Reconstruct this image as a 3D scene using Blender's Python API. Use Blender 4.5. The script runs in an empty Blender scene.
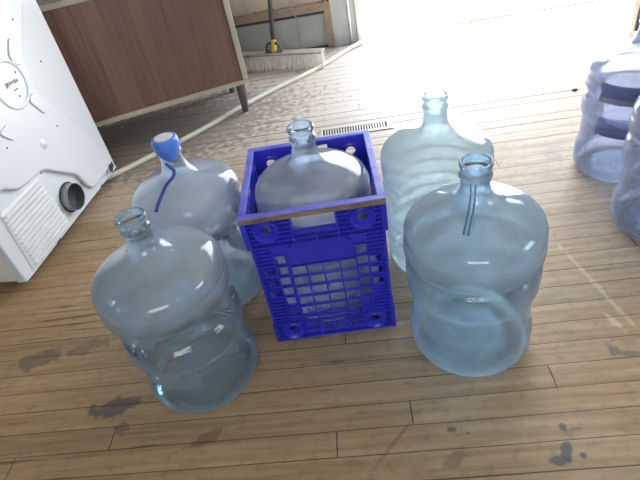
import bpy, bmesh, math, random
from math import sin, cos, pi, radians
from mathutils import Matrix, Vector
random.seed(7)
sc = bpy.context.scene
COL = sc.collection

# ------------------------------------------------------------------ helpers
def link(name, me, mat=None, parent=None, smooth=False, loc=None, rotz=0.0):
    o = bpy.data.objects.new(name, me)
    COL.objects.link(o)
    if mat:
        me.materials.append(mat)
    if smooth:
        for p in me.polygons:
            p.use_smooth = True
    if parent:
        o.parent = parent
    if loc:
        o.location = loc
    o.rotation_euler[2] = rotz
    return o

def mesh_from(bm, name='m'):
    bmesh.ops.recalc_face_normals(bm, faces=bm.faces)
    me = bpy.data.meshes.new(name)
    bm.to_mesh(me)
    bm.free()
    return me

def thing(name, label, cat, loc=(0, 0, 0), rotz=0.0, group=None):
    o = bpy.data.objects.new(name, None)
    COL.objects.link(o)
    o.empty_display_size = 0.05
    o.location = loc
    o.rotation_euler[2] = rotz
    o['label'] = label
    o['category'] = cat
    if group:
        o['group'] = group
    return o

def tag(o, label, cat, group=None):
    o['label'] = label
    o['category'] = cat
    if group:
        o['group'] = group
    return o

def box(bm, x0, x1, y0, y1, z0, z1, M=None):
    vs = [Vector((x, y, z)) for x in (x0, x1) for y in (y0, y1) for z in (z0, z1)]
    if M is not None:
        vs = [M @ v for v in vs]
    v = [bm.verts.new(p) for p in vs]
    for f in ((0, 1, 3, 2), (4, 6, 7, 5), (0, 4, 5, 1), (2, 3, 7, 6), (0, 2, 6, 4), (1, 5, 7, 3)):
        bm.faces.new([v[i] for i in f])

def lathe(bm, prof, n=64, M=None, closed=False):
    """prof: list of (r, z); r == 0 collapses into a pole"""
    rings = []
    for r, z in prof:
        if r < 1e-6:
            p = Vector((0, 0, z))
            rings.append([bm.verts.new(M @ p if M else p)])
        else:
            ring = []
            for i in range(n):
                a = 2 * pi * i / n
                p = Vector((r * cos(a), r * sin(a), z))
                ring.append(bm.verts.new(M @ p if M else p))
            rings.append(ring)
    pairs = list(zip(rings, rings[1:]))
    if closed:
        pairs.append((rings[-1], rings[0]))
    for a, b in pairs:
        for i in range(n):
            j = (i + 1) % n
            if len(a) == 1 and len(b) == 1:
                continue
            if len(a) == 1:
                bm.faces.new((a[0], b[i], b[j]))
            elif len(b) == 1:
                bm.faces.new((a[i], b[0], a[j]))
            else:
                bm.faces.new((a[i], b[i], b[j], a[j]))

def spline(pts, steps=6):
    """Catmull-Rom through 2-D or 3-D points"""
    P = [Vector(p) for p in pts]
    P = [P[0] * 2 - P[1]] + P + [P[-1] * 2 - P[-2]]
    out = []
    for i in range(1, len(P) - 2):
        for k in range(steps):
            t = k / steps
            a, b, c, d = P[i - 1], P[i], P[i + 1], P[i + 2]
            out.append(0.5 * ((2 * b) + (c - a) * t + (2 * a - 5 * b + 4 * c - d) * t * t + (3 * b - a - 3 * c + d) * t ** 3))
    out.append(P[-2])
    return out

def tube(bm, pts, r, n=16, taper=None):
    P = [Vector(p) for p in pts]
    rings = []
    up = Vector((0.13, 0.2, 1)).normalized()
    for i, p in enumerate(P):
        d = (P[min(i + 1, len(P) - 1)] - P[max(i - 1, 0)]).normalized()
        s = d.cross(up)
        if s.length < 1e-3:
            s = d.cross(Vector((1, 0, 0)))
        s.normalize()
        t = s.cross(d)
        rr = r if taper is None else r + (taper - r) * i / (len(P) - 1)
        rings.append([bm.verts.new(p + rr * (cos(2 * pi * k / n) * s + sin(2 * pi * k / n) * t)) for k in range(n)])
    for a, b in zip(rings, rings[1:]):
        for k in range(n):
            bm.faces.new((a[k], a[(k + 1) % n], b[(k + 1) % n], b[k]))
    bm.faces.new(rings[0])
    bm.faces.new(list(reversed(rings[-1])))

def prism(bm, pts, y0, y1, M=None):
    """polygon in x-z extruded along y"""
    a = [Vector((x, y0, z)) for x, z in pts]
    b = [Vector((x, y1, z)) for x, z in pts]
    if M is not None:
        a = [M @ v for v in a]
        b = [M @ v for v in b]
    va = [bm.verts.new(v) for v in a]
    vb = [bm.verts.new(v) for v in b]
    n = len(pts)
    bm.faces.new(va)
    bm.faces.new(list(reversed(vb)))
    for i in range(n):
        j = (i + 1) % n
        bm.faces.new((va[i], vb[i], vb[j], va[j]))

def bevel(o, w, seg=2, ang=35):
    m = o.modifiers.new('bevel', 'BEVEL')
    m.width = w
    m.segments = seg
    m.limit_method = 'ANGLE'
    m.angle_limit = radians(ang)
    return o

# ------------------------------------------------------------------ materials
def new_mat(name):
    m = bpy.data.materials.new(name)
    m.use_nodes = True
    nt = m.node_tree
    for n in list(nt.nodes):
        nt.nodes.remove(n)
    out = nt.nodes.new('ShaderNodeOutputMaterial')
    return m, nt, out

class NT:
    """tiny node-building shorthand"""
    def __init__(s, nt):
        s.nt = nt
    def n(s, t, **kw):
        nd = s.nt.nodes.new(t)
        for k, v in kw.items():
            setattr(nd, k, v)
        return nd
    def l(s, a, b):
        s.nt.links.new(a, b)
    def m(s, op, a, b=None, c=None, clamp=False):
        nd = s.nt.nodes.new('ShaderNodeMath')
        nd.operation = op
        nd.use_clamp = clamp
        for i, v in enumerate((a, b, c)):
            if v is None:
                continue
            if isinstance(v, (int, float)):
                nd.inputs[i].default_value = v
            else:
                s.l(v, nd.inputs[i])
        return nd.outputs[0]
    def mix(s, f, a, b, mode='MIX'):
        nd = s.nt.nodes.new('ShaderNodeMix')
        nd.data_type = 'RGBA'
        nd.blend_type = mode
        for sock, v in ((nd.inputs[0], f), (nd.inputs[6], a), (nd.inputs[7], b)):
            if isinstance(v, (int, float)):
                sock.default_value = v
            elif isinstance(v, tuple):
                sock.default_value = (*v, 1) if len(v) == 3 else v
            else:
                s.l(v, sock)
        return nd.outputs[2]
    def ramp(s, f, stops):
        nd = s.nt.nodes.new('ShaderNodeValToRGB')
        el = nd.color_ramp.elements
        while len(el) > 1:
            el.remove(el[-1])
        el[0].position = stops[0][0]
        el[0].color = (*stops[0][1], 1)
        for p, c in stops[1:]:
            e = el.new(p)
            e.color = (*c, 1)
        s.l(f, nd.inputs[0])
        return nd.outputs[0]
    def noise(s, vec, scale, detail=4, rough=0.55, dist=0.0):
        nd = s.nt.nodes.new('ShaderNodeTexNoise')
        nd.inputs['Scale'].default_value = scale
        nd.inputs['Detail'].default_value = detail
        nd.inputs['Roughness'].default_value = rough
        nd.inputs['Distortion'].default_value = dist
        if vec is not None:
            s.l(vec, nd.inputs['Vector'])
        return nd.outputs[0]
    def coords(s, scale=(1, 1, 1), loc=(0, 0, 0)):
        tc = s.nt.nodes.new('ShaderNodeTexCoord')
        mp = s.nt.nodes.new('ShaderNodeMapping')
        mp.inputs['Scale'].default_value = scale
        mp.inputs['Location'].default_value = loc
        s.l(tc.outputs['Object'], mp.inputs[0])
        return mp.outputs[0]

def simple(name, col, rough=0.5, metal=0.0, var=0.0, vscale=8.0, spec=0.5, bump=0.0, bscale=60.0, col2=None, stretch=(1, 1, 1), coat=0.0):
    m, nt, out = new_mat(name)
    N = NT(nt)
    p = N.n('ShaderNodeBsdfPrincipled')
    p.inputs['Roughness'].default_value = rough
    p.inputs['Metallic'].default_value = metal
    p.inputs['Specular IOR Level'].default_value = spec
    p.inputs['Coat Weight'].default_value = coat
    co = N.coords(stretch)
    nz = N.noise(co, vscale, 5)
    c2 = col2 if col2 else tuple(max(0, c * (1 - var)) for c in col)
    f = N.m('MULTIPLY', N.m('SUBTRACT', nz, 0.35, clamp=True), 3.0, clamp=True)
    N.l(N.mix(f, col, c2), p.inputs['Base Color'])
    if bump:
        b = N.n('ShaderNodeBump')
        b.inputs['Strength'].default_value = bump
        b.inputs['Distance'].default_value = 0.002
        N.l(N.noise(co, bscale, 4), b.inputs['Height'])
        N.l(b.outputs[0], p.inputs['Normal'])
    N.l(p.outputs[0], out.inputs[0])
    return m

def bottle_mat(name, thin, edge, milk, m0=0.16, m1=0.55, rough=0.14, shoulder_haze=0.25, gloss=0.85):
    """thin-walled tinted plastic: more wall crossed, and more haze, at grazing angles; extra haze on the shoulders"""
    m, nt, out = new_mat(name)
    N = NT(nt)
    co = N.coords()
    tc = N.n('ShaderNodeTexCoord')
    sp = N.n('ShaderNodeSeparateXYZ')
    N.l(tc.outputs['Object'], sp.inputs[0])
    z = sp.outputs[2]
    film = N.m('MULTIPLY', N.m('MULTIPLY', N.m('SUBTRACT', z, 0.285, clamp=True), 25.0, clamp=True), N.m('SUBTRACT', 1.0, N.m('MULTIPLY', N.m('SUBTRACT', z, 0.405, clamp=True), 30.0, clamp=True)))
    lw = N.n('ShaderNodeLayerWeight')
    lw.inputs[0].default_value = 0.5
    fac = lw.outputs['Facing']
    f2 = N.m('POWER', fac, 2.6)
    tr = N.n('ShaderNodeBsdfTransparent')
    N.l(N.mix(f2, thin, edge), tr.inputs[0])
    scr = N.noise(co, 14, 6, 0.65)
    sm = N.m('MULTIPLY', N.m('SUBTRACT', scr, 0.42, clamp=True), 0.45)
    # sparse scuffs
    sc2 = N.noise(N.coords((30, 30, 90)), 1.0, 5, 0.7, 1.5)
    sm = N.m('ADD', sm, N.m('MULTIPLY', N.m('SUBTRACT', sc2, 0.66, clamp=True), 1.6))
    df = N.n('ShaderNodeBsdfDiffuse')
    df.inputs[0].default_value = (*milk, 1)
    tl = N.n('ShaderNodeBsdfTranslucent')
    tl.inputs[0].default_value = (*milk, 1)
    md = N.n('ShaderNodeMixShader')
    md.inputs[0].default_value = 0.68
    N.l(df.outputs[0], md.inputs[1])
    N.l(tl.outputs[0], md.inputs[2])
    mx = N.n('ShaderNodeMixShader')
    k = N.m('ADD', N.m('ADD', m0, N.m('MULTIPLY', f2, m1 - m0)), N.m('ADD', sm, N.m('MULTIPLY', film, shoulder_haze)), clamp=True)
    N.l(N.m('MINIMUM', k, 0.85), mx.inputs[0])
    N.l(tr.outputs[0], mx.inputs[1])
    N.l(md.outputs[0], mx.inputs[2])
    gl = N.n('ShaderNodeBsdfGlossy')
    gl.inputs['Roughness'].default_value = rough
    gl.inputs[0].default_value = (1, 1, 1, 1)
    fr = N.n('ShaderNodeFresnel')
    fr.inputs[0].default_value = 1.50
    m2 = N.n('ShaderNodeMixShader')
    N.l(N.m('MULTIPLY', fr.outputs[0], gloss, clamp=True), m2.inputs[0])
    N.l(mx.outputs[0], m2.inputs[1])
    N.l(gl.outputs[0], m2.inputs[2])
    N.l(m2.outputs[0], out.inputs[0])
    return m

MB_FL = bottle_mat('tinted plastic grey blue', (0.72, 0.87, 0.96), (0.30, 0.49, 0.64), (0.68, 0.79, 0.92), 0.18, 0.76, 0.08, shoulder_haze=0.48, gloss=1.0)
MB_FR = bottle_mat('tinted plastic sky blue', (0.64, 0.84, 1.0), (0.24, 0.46, 0.86), (0.72, 0.88, 1.0), 0.25, 0.80, 0.08, shoulder_haze=0.46, gloss=1.0)
MB_RL = bottle_mat('tinted plastic hazy blue', (0.74, 0.86, 1.0), (0.32, 0.50, 0.74), (0.76, 0.85, 1.0), 0.24, 0.66, 0.08, shoulder_haze=0.44, gloss=1.0)
MB_RR = bottle_mat('tinted plastic pale blue', (0.78, 0.93, 1.0), (0.44, 0.68, 0.88), (0.86, 0.97, 1.0), 0.38, 0.78, 0.09, shoulder_haze=0.24)
MB_MID = bottle_mat('tinted plastic lilac blue', (0.76, 0.88, 1.0), (0.40, 0.56, 0.78), (0.82, 0.91, 1.0), 0.18, 0.70, 0.08, shoulder_haze=0.42, gloss=1.0)
MB_FAR = bottle_mat('tinted plastic violet blue', (0.74, 0.81, 0.99), (0.32, 0.40, 0.76), (0.78, 0.84, 1.0), 0.17, 0.68, 0.09, shoulder_haze=0.18)
MB_BASE = bottle_mat('frosted blue base plastic', (0.72, 0.85, 0.92), (0.44, 0.62, 0.76), (0.16, 0.27, 0.36), 0.26, 0.40, 0.60, shoulder_haze=0.0, gloss=0.12)

def floor_mat():
    m, nt, out = new_mat('worn plank floor')
    N = NT(nt)
    PW, PH = 0.0577, 0.4465
    tc = N.n('ShaderNodeTexCoord')
    sp = N.n('ShaderNodeSeparateXYZ')
    N.l(tc.outputs['Object'], sp.inputs[0])
    X, Y = sp.outputs[0], sp.outputs[1]
    wob = N.noise(N.coords((1.3, 6, 1)), 1.0, 3)
    Yw = N.m('ADD', Y, N.m('MULTIPLY', N.m('SUBTRACT', wob, 0.5), 0.006))
    ry = N.m('DIVIDE', N.m('SUBTRACT', Yw, PH), PW)
    row = N.m('FLOOR', ry)
    fy = N.m('SUBTRACT', ry, row)
    # random numbers per row
    wn = N.n('ShaderNodeTexWhiteNoise', noise_dimensions='1D')
    N.l(row, wn.inputs['W'])
    off = N.m('ADD', N.m('MULTIPLY', wn.outputs[0], 3.4), 0.35)
    rx = N.m('DIVIDE', N.m('ADD', X, off), 3.4)
    colx = N.m('FLOOR', rx)
    fx = N.m('SUBTRACT', rx, colx)
    wn2 = N.n('ShaderNodeTexWhiteNoise', noise_dimensions='2D')
    cb = N.n('ShaderNodeCombineXYZ')
    N.l(row, cb.inputs[0])
    N.l(colx, cb.inputs[1])
    N.l(cb.outputs[0], wn2.inputs['Vector'])
    rnd = wn2.outputs[0]
    # distance to plank edges in metres
    dy = N.m('MULTIPLY', N.m('MINIMUM', fy, N.m('SUBTRACT', 1.0, fy)), PW)
    dx = N.m('MULTIPLY', N.m('MINIMUM', fx, N.m('SUBTRACT', 1.0, fx)), 3.4)
    # gap width varies along the row
    wn3 = N.n('ShaderNodeTexWhiteNoise', noise_dimensions='1D')
    N.l(N.m('ADD', N.m('ROUND', ry), 31.7), wn3.inputs['W'])
    gn = N.noise(N.coords((2.5, 17, 1), (3, 5, 0)), 1.0, 3)
    gw = N.m('MULTIPLY', N.m('MULTIPLY', N.m('ADD', 0.35, N.m('MULTIPLY', N.m('POWER', wn3.outputs[0], 2.5), 2.0)), N.m('ADD', 0.25, gn)), 0.0020)
    gy = N.m('SUBTRACT', 1.0, N.m('DIVIDE', dy, N.m('ADD', gw, 0.0006)), clamp=True)
    gx = N.m('SUBTRACT', 1.0, N.m('DIVIDE', dx, 0.0016), clamp=True)
    gap = N.m('MAXIMUM', gy, N.m('MULTIPLY', gx, 0.9))
    gap = N.m('POWER', gap, 0.55)
    for (sx_, y0_, y1_) in ((-0.120, 0.503, 0.561), (-0.632, 0.561, 0.619), (-0.27, 1.90, 1.96), (0.02, 2.13, 2.19), (-0.16, 2.36, 2.42), (0.47, 1.49, 1.55)):
        inrow = N.m('MULTIPLY', N.m('GREATER_THAN', Yw, y0_), N.m('LESS_THAN', Yw, y1_))
        sx1 = N.m('SUBTRACT', 1.0, N.m('DIVIDE', N.m('ABSOLUTE', N.m('SUBTRACT', X, sx_)), 0.0017), clamp=True)
        gap = N.m('MAXIMUM', gap, N.m('POWER', N.m('MULTIPLY', inrow, sx1), 0.55))
    # grain
    g = N.n('ShaderNodeCombineXYZ')
    N.l(N.m('ADD', N.m('MULTIPLY', X, 3.0), N.m('MULTIPLY', rnd, 37.0)), g.inputs[0])
    N.l(N.m('MULTIPLY', Y, 60.0), g.inputs[1])
    grain = N.noise(g.outputs[0], 1.0, 6, 0.62, 0.6)
    big = N.noise(N.coords((1, 1.4, 1)), 1.7, 5, 0.6)
    mid = N.noise(N.coords((1, 1.6, 1), (7, 3, 0)), 6.0, 6, 0.65)
    wood = N.ramp(grain, [(0.25, (0.265, 0.160, 0.078)), (0.5, (0.385, 0.252, 0.135)), (0.78, (0.50, 0.355, 0.215))])
    tone = N.m('ADD', 0.84, N.m('MULTIPLY', rnd, 0.30))
    wood = N.mix(1.0, wood, N.mix(tone, (0, 0, 0), (1, 1, 1)), 'MULTIPLY')
    # grey weathering, stronger to the right and towards the door where the varnish has gone
    wear = N.m('ADD', N.m('MULTIPLY', N.m('SUBTRACT', big, 0.40), 2.2), N.m('ADD', N.m('MULTIPLY', X, 0.42), N.m('MULTIPLY', N.m('SUBTRACT', Y, 0.65), 0.28)), clamp=True)
    wear = N.m('MULTIPLY', wear, N.m('ADD', 0.45, N.m('MULTIPLY', mid, 0.7)), clamp=True)
    greyw = N.ramp(grain, [(0.2, (0.31, 0.245, 0.175)), (0.55, (0.45, 0.370, 0.280)), (0.85, (0.57, 0.49, 0.385))])
    c = N.mix(wear, wood, greyw)
    # doorway glare painted into the boards as a paler tone
    glare = N.m('MULTIPLY', N.m('MULTIPLY', N.m('SUBTRACT', Y, 1.45, clamp=True), 1.5, clamp=True), N.m('MULTIPLY', N.m('SUBTRACT', 0.75, X, clamp=True), 1.6, clamp=True))
    c = N.mix(N.m('MULTIPLY', glare, N.m('ADD', 0.66, N.m('MULTIPLY', grain, 0.3)), clamp=True), c, (0.64, 0.605, 0.565))
    # dirt blotches
    d = N.m('MULTIPLY', N.m('SUBTRACT', mid, 0.56, clamp=True), 4.2, clamp=True)
    mark_fade = N.m('MULTIPLY', N.m('SUBTRACT', Y, 1.5, clamp=True), 1.6, clamp=True)  # marks thin out towards the door
    d = N.m('MULTIPLY', d, N.m('SUBTRACT', 1.0, N.m('MULTIPLY', mark_fade, 0.9)))
    c = N.mix(N.m('MULTIPLY', d, 0.55), c, (0.135, 0.106, 0.084))
    fine = N.noise(N.coords((1, 1, 1), (1, 9, 0)), 38.0, 4, 0.7)
    keep = N.m('SUBTRACT', 1.0, N.m('MULTIPLY', mark_fade, 0.85))
    c = N.mix(N.m('MULTIPLY', N.m('MULTIPLY', N.m('SUBTRACT', fine, 0.52, clamp=True), 2.6, clamp=True), keep), c, (0.17, 0.125, 0.085))
    # long splits and scratches along the grain
    sk1 = N.noise(N.coords((2.6, 75, 1), (2, 1, 0)), 1.0, 4, 0.6, 0.4)
    sk2 = N.noise(N.coords((2.0, 3, 1), (8, 2, 0)), 1.5, 3)
    sk = N.m('MULTIPLY', N.m('SUBTRACT', sk1, 0.60, clamp=True), N.m('MULTIPLY', N.m('SUBTRACT', sk2, 0.42, clamp=True), 60.0), clamp=True)
    c = N.mix(N.m('MULTIPLY', N.m('MULTIPLY', sk, 0.75), keep), c, (0.085, 0.060, 0.042))
    # stains with a place of their own, painted cabinet shade last: (x, y, half length, half width, turn, colour, strength)
    ST = [(-0.655, 0.672, 0.060, 0.027, 4, (0.075, 0.080, 0.078), 0.75),
          (-0.62, 0.615, 0.022, 0.012, 0, (0.12, 0.08, 0.05), 0.6),
          (-0.405, 0.570, 0.042, 0.016, 22, (0.15, 0.075, 0.035), 0.65),
          (-0.93, 0.845, 0.070, 0.028, 10, (0.085, 0.075, 0.068), 0.65),
          (-0.80, 0.870, 0.060, 0.022, 20, (0.10, 0.08, 0.07), 0.5),
          (0.318, 0.482, 0.012, 0.022, -14, (0.10, 0.11, 0.125), 0.85),
          (0.300, 0.465, 0.018, 0.010, 0, (0.10, 0.11, 0.125), 0.85),
          (0.345, 0.472, 0.008, 0.008, 0, (0.10, 0.11, 0.125), 0.8),
          (0.330, 0.531, 0.007, 0.009, 0, (0.11, 0.11, 0.12), 0.8),
          (0.352, 0.525, 0.014, 0.005, 4, (0.15, 0.14, 0.13), 0.6),
          (0.500, 0.700, 0.012, 0.016, 20, (0.12, 0.12, 0.125), 0.7),
          (0.530, 0.688, 0.020, 0.008, -12, (0.13, 0.125, 0.12), 0.65),
          (0.117, 0.545, 0.009, 0.005, 0, (0.11, 0.095, 0.09), 0.75),
          (0.147, 0.535, 0.004, 0.004, 0, (0.09, 0.08, 0.08), 0.8),
          (0.110, 0.483, 0.030, 0.014, 30, (0.16, 0.11, 0.075), 0.5),
          (0.005, 0.535, 0.075, 0.004, 48, (0.15, 0.10, 0.07), 0.45),
          (0.66, 1.52, 0.03, 0.045, 0, (0.22, 0.20, 0.18), 0.5),
          (0.545, 0.90, 0.170, 0.006, 101, (0.66, 0.54, 0.38), 0.38),
          (0.535, 0.78, 0.035, 0.007, 110, (0.72, 0.60, 0.44), 0.4),
          (-0.585, 0.80, 0.060, 0.0018, 84, (0.60, 0.52, 0.42), 0.5),
          (-1.0, 2.15, 0.75, 0.38, 18, (0.10, 0.075, 0.06), 0.55)]  # shade under the cabinet, painted as a dark patch
    wv = N.n('ShaderNodeTexNoise')
    wv.inputs['Scale'].default_value = 34
    wv.inputs['Detail'].default_value = 3
    N.l(tc.outputs['Object'], wv.inputs['Vector'])
    jig = N.m('SUBTRACT', wv.outputs[0], 0.5)
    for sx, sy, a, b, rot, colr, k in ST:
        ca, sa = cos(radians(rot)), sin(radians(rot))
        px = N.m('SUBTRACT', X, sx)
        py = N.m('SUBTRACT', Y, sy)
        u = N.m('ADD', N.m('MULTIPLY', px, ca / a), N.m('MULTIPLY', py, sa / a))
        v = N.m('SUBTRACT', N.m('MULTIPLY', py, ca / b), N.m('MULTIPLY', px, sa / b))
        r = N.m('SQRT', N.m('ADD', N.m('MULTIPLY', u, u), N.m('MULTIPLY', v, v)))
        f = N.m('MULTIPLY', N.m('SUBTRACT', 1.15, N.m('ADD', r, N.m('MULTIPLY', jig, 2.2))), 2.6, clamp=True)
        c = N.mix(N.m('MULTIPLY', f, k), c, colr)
    # sparse pale specks of paint
    sv = N.n('ShaderNodeTexVoronoi')
    sv.inputs['Scale'].default_value = 25.0
    N.l(tc.outputs['Object'], sv.inputs['Vector'])
    spk = N.m('MULTIPLY', N.m('SUBTRACT', 0.022, sv.outputs['Distance'], clamp=True), 90.0, clamp=True)
    c = N.mix(N.m('MULTIPLY', spk, 0.7), c, (0.7, 0.66, 0.58))
    c = N.mix(N.m('MULTIPLY', gap, 0.92), c, (0.038, 0.026, 0.018))
    p = N.n('ShaderNodeBsdfPrincipled')
    N.l(c, p.inputs['Base Color'])
    N.l(N.m('ADD', 0.42, N.m('MULTIPLY', mid, 0.2)), p.inputs['Roughness'])
    p.inputs['Specular IOR Level'].default_value = 0.38
    b = N.n('ShaderNodeBump')
    b.inputs['Strength'].default_value = 0.6
    b.inputs['Distance'].default_value = 0.003
    cup = N.m('MULTIPLY', N.m('MULTIPLY', fy, N.m('SUBTRACT', 1.0, fy)), 0.8)
    h = N.m('ADD', N.m('ADD', N.m('MULTIPLY', gap, -1.0), N.m('MULTIPLY', grain, 0.12)), N.m('ADD', cup, N.m('MULTIPLY', rnd, 0.3)))
    N.l(h, b.inputs['Height'])
    N.l(b.outputs[0], p.inputs['Normal'])
    N.l(p.outputs[0], out.inputs[0])
    return m

def woodgrain(name, ca, cb_, rough=0.35):
    m, nt, out = new_mat(name)
    N = NT(nt)
    co = N.coords((55, 55, 2.2))
    g = N.noise(co, 1.0, 6, 0.65, 0.8)
    g2 = N.noise(N.coords((9, 9, 0.7)), 1.0, 3, 0.5, 0.3)
    f = N.m('ADD', N.m('MULTIPLY', g, 0.7), N.m('MULTIPLY', g2, 0.3))
    c = N.ramp(f, [(0.34, ca), (0.62, cb_)])
    p = N.n('ShaderNodeBsdfPrincipled')
    p.inputs['Roughness'].default_value = rough
    N.l(c, p.inputs['Base Color'])
    N.l(p.outputs[0], out.inputs[0])
    return m

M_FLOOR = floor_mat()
M_BLUE = simple('glossy blue crate plastic', (0.030, 0.034, 0.56), 0.28, var=0.22, vscale=11, spec=0.55, bump=0.15, bscale=35)
M_BLUEWORN = simple('scuffed blue plastic', (0.20, 0.21, 0.72), 0.36, col2=(0.09, 0.10, 0.62), vscale=24, bump=0.3)
M_BAND = simple('brown grime on crate edge', (0.29, 0.20, 0.115), 0.7, col2=(0.13, 0.085, 0.05), vscale=22, stretch=(1, 1, 4))
M_WHITE = simple('white enamel', (0.64, 0.67, 0.70), 0.30, var=0.03, vscale=3, coat=0.25)
M_WHITEP = simple('white plastic grille', (0.76, 0.77, 0.76), 0.45, var=0.06, vscale=12)
M_SIDE = simple('cream enamel side', (0.72, 0.70, 0.64), 0.38, var=0.05, vscale=5)
M_METAL = simple('galvanised metal', (0.30, 0.33, 0.33), 0.5, 0.3, var=0.3, vscale=20)
M_DARK = simple('dark inside of pipe', (0.035, 0.038, 0.038), 0.75, var=0.4, vscale=20)
M_MARK = simple('grey printed ink', (0.16, 0.17, 0.20), 0.6)
M_WOOD = woodgrain('brown walnut laminate', (0.120, 0.062, 0.044), (0.215, 0.122, 0.086), 0.38)
M_TRIMP = simple('pale metal edging', (0.52, 0.47, 0.37), 0.38, var=0.2, vscale=9, metal=0.15)
M_TOPG = simple('grey cabinet top', (0.25, 0.27, 0.25), 0.3, var=0.25, vscale=6)  # grey tone takes in window light reflected on the top
M_LEG = simple('dark tapered wood', (0.14, 0.12, 0.11), 0.45, var=0.3, vscale=16)
M_HOSE = simple('off white vinyl hose', (0.70, 0.69, 0.59), 0.42, var=0.18, vscale=18)
M_BRIS = simple('dusty white bristle', (0.90, 0.88, 0.83), 0.8, col2=(0.76, 0.72, 0.65), vscale=26)
M_BLOCK = simple('grey weathered broom block', (0.42, 0.41, 0.37), 0.7, var=0.3, vscale=20)
M_HAND = simple('dark grey broom handle', (0.085, 0.09, 0.10), 0.5, var=0.2)
M_YEL = simple('yellow plastic', (0.78, 0.46, 0.03), 0.4)
M_WGREY = simple('painted grey green panel', (0.42, 0.45, 0.435), 0.65, var=0.22, vscale=5, bump=0.15)
M_WTRIM = simple('brown timber trim', (0.36, 0.27, 0.20), 0.6, var=0.25, vscale=13, stretch=(1, 1, 6))
M_WBEIGE = simple('torn beige board', (0.62, 0.54, 0.42), 0.8, var=0.25, vscale=7, bump=0.3)
M_WSHADOW = simple('dark shadow strip', (0.060, 0.055, 0.052), 0.8, var=0.3)
M_WBLUE = simple('pale blue grey paint', (0.50, 0.54, 0.56), 0.6, var=0.15, vscale=6, bump=0.1)
M_WALL = simple('plain plaster', (0.42, 0.40, 0.37), 0.85, var=0.1, vscale=2)
M_CEIL = simple('white ceiling', (0.58, 0.57, 0.55), 0.9, var=0.05)
M_FRAME = simple('white door paint', (0.82, 0.82, 0.80), 0.4, var=0.05)
M_GROUND = simple('pale concrete outside', (0.72, 0.69, 0.64), 0.9, col2=(0.55, 0.50, 0.43), vscale=2.2, bump=0.3)
M_VENT = simple('painted vent metal', (0.68, 0.67, 0.64), 0.4, 0.2, var=0.15, vscale=30)
M_CAP = simple('blue cap plastic', (0.10, 0.24, 0.80), 0.35, var=0.15, vscale=40, spec=0.5)
M_CAPLAB = simple('white paper seal', (0.78, 0.74, 0.76), 0.6, col2=(0.66, 0.52, 0.56), vscale=160)
M_STRIP = simple('dark blue tear strip', (0.03, 0.07, 0.36), 0.4)
M_SEAM = simple('blue grey seam refraction', (0.13, 0.22, 0.36), 0.45)
M_NAVY = simple('dark slate blue paint', (0.055, 0.075, 0.16), 0.5, var=0.2)
M_BROWNB = simple('tan wood handle', (0.36, 0.24, 0.12), 0.5)
M_LABEL = simple('faded blue label', (0.20, 0.26, 0.50), 0.6, col2=(0.40, 0.45, 0.64), vscale=16, stretch=(1, 1, 5))
M_CHIP = simple('dark wood chip', (0.07, 0.05, 0.04), 0.8)

# ------------------------------------------------------------------ room shell
def struct(name, bm, mat, smooth=False):
    o = link(name, mesh_from(bm), mat, smooth=smooth)
    o['kind'] = 'structure'
    return o

XL, XR, YF, YW, ZC = -2.9, 3.3, -2.3, 3.07, 2.65   # inner faces of the room
DX0, DX1, DZ = 0.073, 2.30, 2.03                   # doorway in the rear wall
T = 0.12
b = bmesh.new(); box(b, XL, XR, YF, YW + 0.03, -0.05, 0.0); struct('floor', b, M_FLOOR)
b = bmesh.new(); box(b, XL - T, XR + T, YF - T, YW + T, ZC, ZC + 0.1); struct('ceiling', b, M_CEIL)
# left wall, with a window
def wall_with_hole(bm, axis, face, thick, a0, a1, z1, h):
    h0, h1, hz0, hz1 = h
    for (p, q, zz0, zz1) in ((a0, h0, 0, z1), (h1, a1, 0, z1), (h0, h1, 0, hz0), (h0, h1, hz1, z1)):
        if q - p < 1e-4 or zz1 - zz0 < 1e-4:
            continue
        if axis == 'x':
            box(bm, min(face, face + thick), max(face, face + thick), p, q, zz0 - 0.05 * (zz0 == 0), zz1)
        else:
            box(bm, p, q, min(face, face + thick), max(face, face + thick), zz0 - 0.05 * (zz0 == 0), zz1)
b = bmesh.new(); box(b, XL - T, XL, YF - T, YW + T, -0.05, ZC); struct('wall_left', b, M_WALL)
b = bmesh.new(); wall_with_hole(b, 'x', XR, T, YF - T, YW + T, ZC, (-0.6, 0.6, 0.95, 2.1)); struct('wall_right', b, M_WALL)
b = bmesh.new(); wall_with_hole(b, 'y', YF, -T, XL, XR, ZC, (-1.0, 0.8, 1.0, 2.15)); struct('wall_front', b, M_WALL)
# rear wall: blue-grey painted, doorway to the right, two framed lower panels
b = bmesh.new()
box(b, XL, -0.069, YW + 0.012, YW + T, -0.05, 0.24)          # behind the lower panel
box(b, XL, -0.069, YW + 0.03, YW + T, 0.24, ZC)
box(b, -0.069, DX0, YW, YW + T, -0.05, ZC)
box(b, DX0, DX1, YW, YW + T, DZ, ZC)
box(b, DX1, XR, YW, YW + T, -0.05, ZC)
struct('wall_back', b, M_WBLUE)
b = bmesh.new()
box(b, XL, -0.109, YW + 0.006, YW + 0.012, 0.0, 0.197); struct('trim_1', b, M_WGREY)   # grey green lower panel
b = bmesh.new()
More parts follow.
